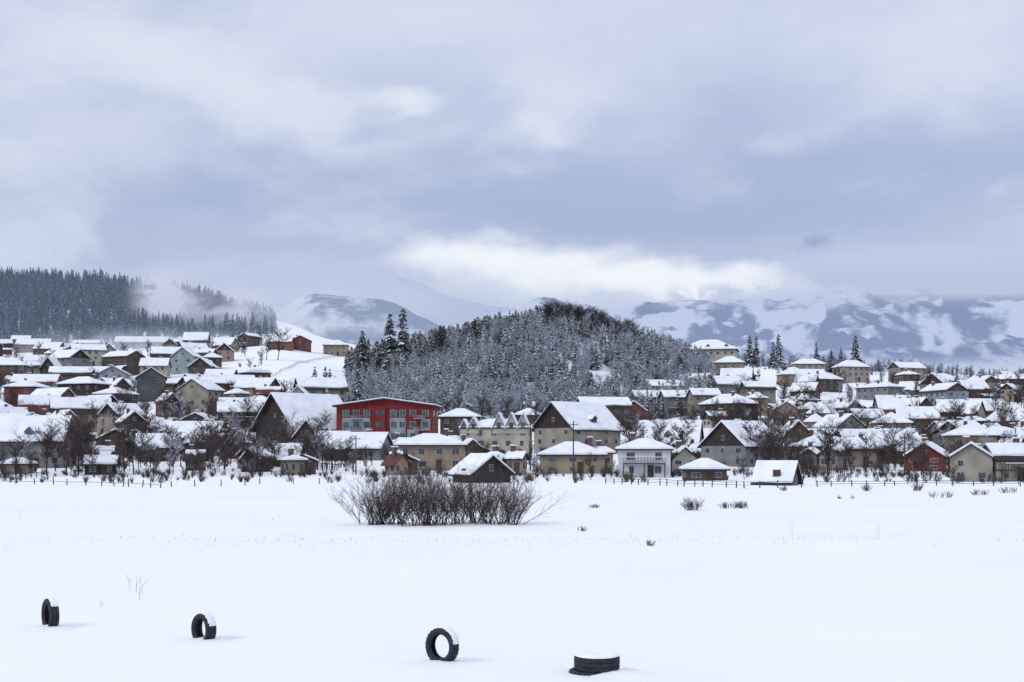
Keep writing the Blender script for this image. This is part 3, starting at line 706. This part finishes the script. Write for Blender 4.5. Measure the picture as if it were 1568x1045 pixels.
# ------------------------------------------------------------------ tyres
RUB=mat('tyre_rubber',lin(40,42,46),lin(58,60,66),6,0.75,0.4,30)
TS=mat('snow_cap',(0.88,0.905,0.95),(0.84,0.87,0.92),3,0.8,0.4,14)
def tire(px,row,D,Wd,th,bury,lying=False,cap=(25,115),lift=0.0,snow=True):
    x,y,z=find(px,row); z=H(x,y); Ro=D/2; ri=Ro*0.64; hw=Wd/2; seg=72
    prof=[(ri,-hw*0.55),(ri+0.02,-hw*0.8),(Ro*0.80,-hw*1.04),(Ro*0.93,-hw*0.98),(Ro*0.985,-hw*0.84),(Ro,-hw*0.62),(Ro,-hw*0.36),(Ro-0.014,-hw*0.33),(Ro-0.014,-hw*0.27),(Ro,-hw*0.24),(Ro,hw*0.24),(Ro-0.014,hw*0.27),(Ro-0.014,hw*0.33),(Ro,hw*0.36),(Ro,hw*0.62),(Ro*0.985,hw*0.84),(Ro*0.93,hw*0.98),(Ro*0.80,hw*1.04),(ri+0.02,hw*0.8),(ri,hw*0.55),(ri+0.04,hw*0.5),(Ro-0.05,hw*0.7),(Ro-0.04,0),(Ro-0.05,-hw*0.7),(ri+0.04,-hw*0.5)]
    mb=MB(); m=len(prof)
    for i in range(seg):
        a=2*math.pi*i/seg
        for k,(r,t) in enumerate(prof):
            if 4<=k<=15 and abs(t)>hw*0.3 and i%3==0: r-=0.012
            mb.v.append((r*math.cos(a),t,r*math.sin(a)))
    for i in range(seg):
        j=(i+1)%seg
        for k in range(m):
            l=(k+1)%m; mb.f.append((i*m+k,j*m+k,j*m+l,i*m+l)); mb.m.append(0)
    e=empty('tire',(x,y,z)); 
    sn=MB()
    if not lying:
        e.rotation_euler=(0,0,math.radians(-th)); e.location=(x,y,z+Ro-bury)
        n=22; a0,a1=cap; rows=[]
        for i in range(n+1):
            f=i/n; a=math.radians(a0+(a1-a0)*f); th_=0.04*math.sin(math.pi*f)**0.5*(1+0.3*noise.noise(Vector((i*.4,px,0))))
            e1=hw*(0.6+0.25*noise.noise(Vector((i*.35,px,4)))); 
            rows.append([(r*math.cos(a),t,r*math.sin(a)) for r,t in((Ro-0.02,-e1),(Ro+th_*0.6,-e1*0.95),(Ro+th_,-hw*0.3),(Ro+th_*1.05,hw*.2),(Ro+th_*0.6,hw*0.92),(Ro-0.02,hw*1.0))])
        for r0,r1 in zip(rows[:-1],rows[1:]):
            for k in range(5): sn.poly([r0[k],r1[k],r1[k+1],r0[k+1]])
        K=24; ring=[]
        for q in range(5):
            rad=[0.0,0.15,0.3,0.45,0.7][q]; hh=[0.05,0.045,0.03,0.005,-0.04][q]
            ring.append([(Ro*0.25+rad*1.3*math.cos(2*math.pi*u/K),0.05+rad*math.sin(2*math.pi*u/K),-Ro+bury+hh) for u in range(K)])
        for q in range(4):
            for u in range(K): v=(u+1)%K; sn.poly([ring[q][u],ring[q+1][u],ring[q+1][v],ring[q][v]])
    else:
        e.location=(x,y,z+hw-bury+lift); e.rotation_euler=(math.radians(90+2),0,0)
        K=36; 
        rings=[]
        for rad,hh in((Ro*0.99,0.0),(Ro*0.97,0.025),(Ro*0.85,0.04),(Ro*0.62,0.045),(Ro*0.4,0.03),(0.01,0.02)):
            rings.append([(rad*math.cos(2*math.pi*u/K),(hw*0.98+hh*(1+0.3*math.sin(u*.7))),rad*math.sin(2*math.pi*u/K)) for u in range(K)])
        if snow:
            for q in range(5):
                for u in range(K): v=(u+1)%K; sn.poly([rings[q][u],rings[q][v],rings[q+1][v],rings[q+1][u]])
    mb.obj('tyre_carcass',RUB,e,smooth=False)
    if sn.v: sn.obj('snow_cover',TS,e,smooth=True)
    return e
tire(77,961,0.76,0.22,56,0.10,cap=(35,94))
tire(312,978,0.68,0.25,46,0.10,cap=(15,100))
tire(677,1013,0.72,0.22,38,0.05,cap=(10,100))
tire(914,1031,0.84,0.27,0,0.0,lying=True,lift=0.05)
e2=tire(914,1031,0.84,0.24,0,0.185,lying=True,snow=False); e2.location.x-=0.10; e2.location.y-=0.04
x,y,z=find(940,1034); db=MB(); K=28; ring=[]
for rad,hh in((0.0,0.07),(0.2,0.065),(0.4,0.04),(0.6,0.01),(0.8,-0.04)):
    ring.append([(rad*math.cos(2*math.pi*u/K),rad*0.6*math.sin(2*math.pi*u/K),hh) for u in range(K)])
for q in range(4):
    for u in range(K): v=(u+1)%K; db.poly([ring[q][u],ring[q+1][u],ring[q+1][v],ring[q][v]])
o=db.obj('snow_drift',TS,smooth=True); o.location=(x+0.15,y-0.1,H(x,y))

# ------------------------------------------------------------------ sky
wd=bpy.data.worlds.new('World'); scene.world=wd; wd.use_nodes=True; nt=wd.node_tree; N=nt.nodes; L=nt.links
for n_ in list(N): N.remove(n_)
out=N.new('ShaderNodeOutputWorld'); SUNEL=38; SUNROT=-125
sky=N.new('ShaderNodeTexSky'); sky.sky_type='NISHITA'; sky.sun_disc=False; sky.sun_elevation=math.radians(SUNEL); sky.sun_rotation=math.radians(SUNROT)
b1=N.new('ShaderNodeBackground'); b1.inputs[1].default_value=0.1; L.new(sky.outputs[0],b1.inputs[0])
tc=N.new('ShaderNodeTexCoord'); sp=N.new('ShaderNodeSeparateXYZ'); L.new(tc.outputs['Generated'],sp.inputs[0])
def vn(scale,detail,sv,rough=0.5,dist=0.0,loc=(0,0,0)):
    mp=N.new('ShaderNodeMapping'); mp.inputs['Scale'].default_value=sv; mp.inputs['Location'].default_value=loc; L.new(tc.outputs['Generated'],mp.inputs[0])
    n=N.new('ShaderNodeTexNoise'); n.inputs['Scale'].default_value=scale; n.inputs['Detail'].default_value=detail; n.inputs['Roughness'].default_value=rough; n.inputs['Distortion'].default_value=dist
    L.new(mp.outputs[0],n.inputs['Vector']); return n
warp=vn(7,5,(1,1,2.0),0.6)
ws=N.new('ShaderNodeVectorMath'); ws.operation='SUBTRACT'; ws.inputs[1].default_value=(.5,.5,.5); L.new(warp.outputs['Color'],ws.inputs[0])
wm=N.new('ShaderNodeVectorMath'); wm.operation='MULTIPLY'; wm.inputs[1].default_value=(0.14,0,0.06); L.new(ws.outputs[0],wm.inputs[0])
wa=N.new('ShaderNodeVectorMath'); wa.operation='ADD'; L.new(tc.outputs['Generated'],wa.inputs[0]); L.new(wm.outputs[0],wa.inputs[1])
sz=N.new('ShaderNodeSeparateXYZ'); L.new(wa.outputs[0],sz.inputs[0])
rp=N.new('ShaderNodeValToRGB'); L.new(sz.outputs['Z'],rp.inputs[0]); cr=rp.color_ramp
st=[(0.0,lin(192,204,228)),(0.10,lin(194,205,230)),(0.14,lin(182,194,223)),(0.19,lin(174,187,219)),(0.235,lin(188,199,227)),(0.28,lin(204,213,235)),(0.34,lin(209,217,237)),(1.0,(1.04,1.08,1.18,1))]
cr.elements[0].position=0; cr.elements[0].color=st[0][1]; cr.elements[1].position=1; cr.elements[1].color=st[-1][1]
for p_,c_ in st[1:-1]:
    e_=cr.elements.new(p_); e_.color=c_
cur=rp.outputs[0]
edge=vn(13,6,(1,1,1.6),0.62,0.3,(3,1,2))
def mixto(fac_socket,col):
    global cur
    m=N.new('ShaderNodeMix'); m.data_type='RGBA'; m.inputs[7].default_value=col; L.new(cur,m.inputs[6]); L.new(fac_socket,m.inputs[0]); cur=m.outputs[2]
def mrange(sock,a,b,c,d,t='SMOOTHSTEP'):
    m=N.new('ShaderNodeMapRange'); m.interpolation_type=t; 
    for i,v in zip((1,2,3,4),(a,b,c,d)): m.inputs[i].default_value=v
    L.new(sock,m.inputs[0]); return m.outputs[0]
big=vn(6.0,6,(1,1,1.9),0.58,0.4,(1,2,0)); mixto(mrange(big.outputs['Fac'],0.46,0.66,0,0.6),lin(218,226,242))
big2=vn(4.5,5,(1,1,2.6),0.55,0.3,(7,2,5)); mixto(mrange(big2.outputs['Fac'],0.48,0.70,0,0.5),lin(164,178,213))
def blob(px,row,rx,ry,amp,col,soft=0.2,em=0.9):
    v=Vector(((px-784)/F,1,(HZ-row)/F)).normalized()
    s=N.new('ShaderNodeVectorMath'); s.operation='SUBTRACT'; s.inputs[1].default_value=(v.x,0,v.z); L.new(wa.outputs[0],s.inputs[0])
    m=N.new('ShaderNodeVectorMath'); m.operation='MULTIPLY'; m.inputs[1].default_value=(F/rx,0,F/ry); L.new(s.outputs[0],m.inputs[0])
    l=N.new('ShaderNodeVectorMath'); l.operation='LENGTH'; L.new(m.outputs[0],l.inputs[0])
    a=N.new('ShaderNodeMath'); a.operation='MULTIPLY_ADD'; a.inputs[1].default_value=em; L.new(edge.outputs['Fac'],a.inputs[0]); L.new(l.outputs['Value'],a.inputs[2])
    f=mrange(a.outputs[0],1.0+em*0.5,soft+em*0.5,0,amp)
    yy=N.new('ShaderNodeMath'); yy.operation='GREATER_THAN'; yy.inputs[1].default_value=0; L.new(sp.outputs['Y'],yy.inputs[0])
    g_=N.new('ShaderNodeMath'); g_.operation='MULTIPLY'; L.new(f,g_.inputs[0]); L.new(yy.outputs[0],g_.inputs[1])
    mixto(g_.outputs[0],col)
LT=lin(227,233,246); WH=lin(241,245,252); DK=lin(164,178,212)
blob(1000,325,600,75,0.7,DK,0.0); blob(560,270,420,60,0.4,lin(172,186,218),0.0); blob(1250,240,300,60,0.35,DK,0.0)
blob(100,210,240,110,0.5,LT,0); blob(260,90,280,90,0.65,LT,0,1.2); blob(450,165,190,55,0.65,LT,0.1,1.3); blob(620,168,95,38,0.9,LT,0.2,1.4)
blob(880,150,180,110,0.5,LT,0,1.2); blob(860,215,70,32,0.5,LT,0.0,1.4); blob(1450,80,240,130,0.55,LT,0,1.2); blob(1230,210,120,40,0.35,LT,0); blob(700,30,300,60,0.35,LT,0)
blob(1430,370,240,60,0.4,lin(192,204,231),0)
blob(720,440,300,60,0.6,lin(218,226,241),0.0); blob(1020,450,440,50,0.65,lin(220,228,242),0.0)
blob(780,402,220,48,1.0,WH,0.3,1.2); blob(980,432,350,42,1.0,WH,0.3,1.0); blob(1120,440,200,30,0.7,WH,0.1)
blob(1272,370,36,24,0.75,lin(150,165,201),0.0,1.2)
b2=N.new('ShaderNodeBackground'); b2.inputs[1].default_value=1.02; L.new(cur,b2.inputs[0])
mxs=N.new('ShaderNodeMixShader'); mxs.inputs[0].default_value=0.96; L.new(b1.outputs[0],mxs.inputs[1]); L.new(b2.outputs[0],mxs.inputs[2]); L.new(mxs.outputs[0],out.inputs[0])

sl=bpy.data.lights.new('sun','SUN'); sl.energy=1.05; sl.angle=math.radians(16); sl.color=(1.0,0.97,0.93)
so=bpy.data.objects.new('sun',sl); scene.collection.objects.link(so)
a=math.radians(SUNROT); el=math.radians(SUNEL); dv=Vector((math.sin(a)*math.cos(el),math.cos(a)*math.cos(el),math.sin(el)))
so.rotation_euler=dv.to_track_quat('Z','Y').to_euler(); so.location=(0,0,100)

cam=bpy.data.cameras.new('camera'); cam.lens=50; cam.sensor_width=36; cam.clip_end=30000; cam.clip_start=0.5; cam.shift_y=174.5/1568
co=bpy.data.objects.new('camera',cam); scene.collection.objects.link(co); co.location=(0,0,CH); co.rotation_euler=(math.radians(90),0,0)
scene.camera=co
scene.view_settings.view_transform='Standard'; scene.view_settings.look='None'; scene.view_settings.exposure=0
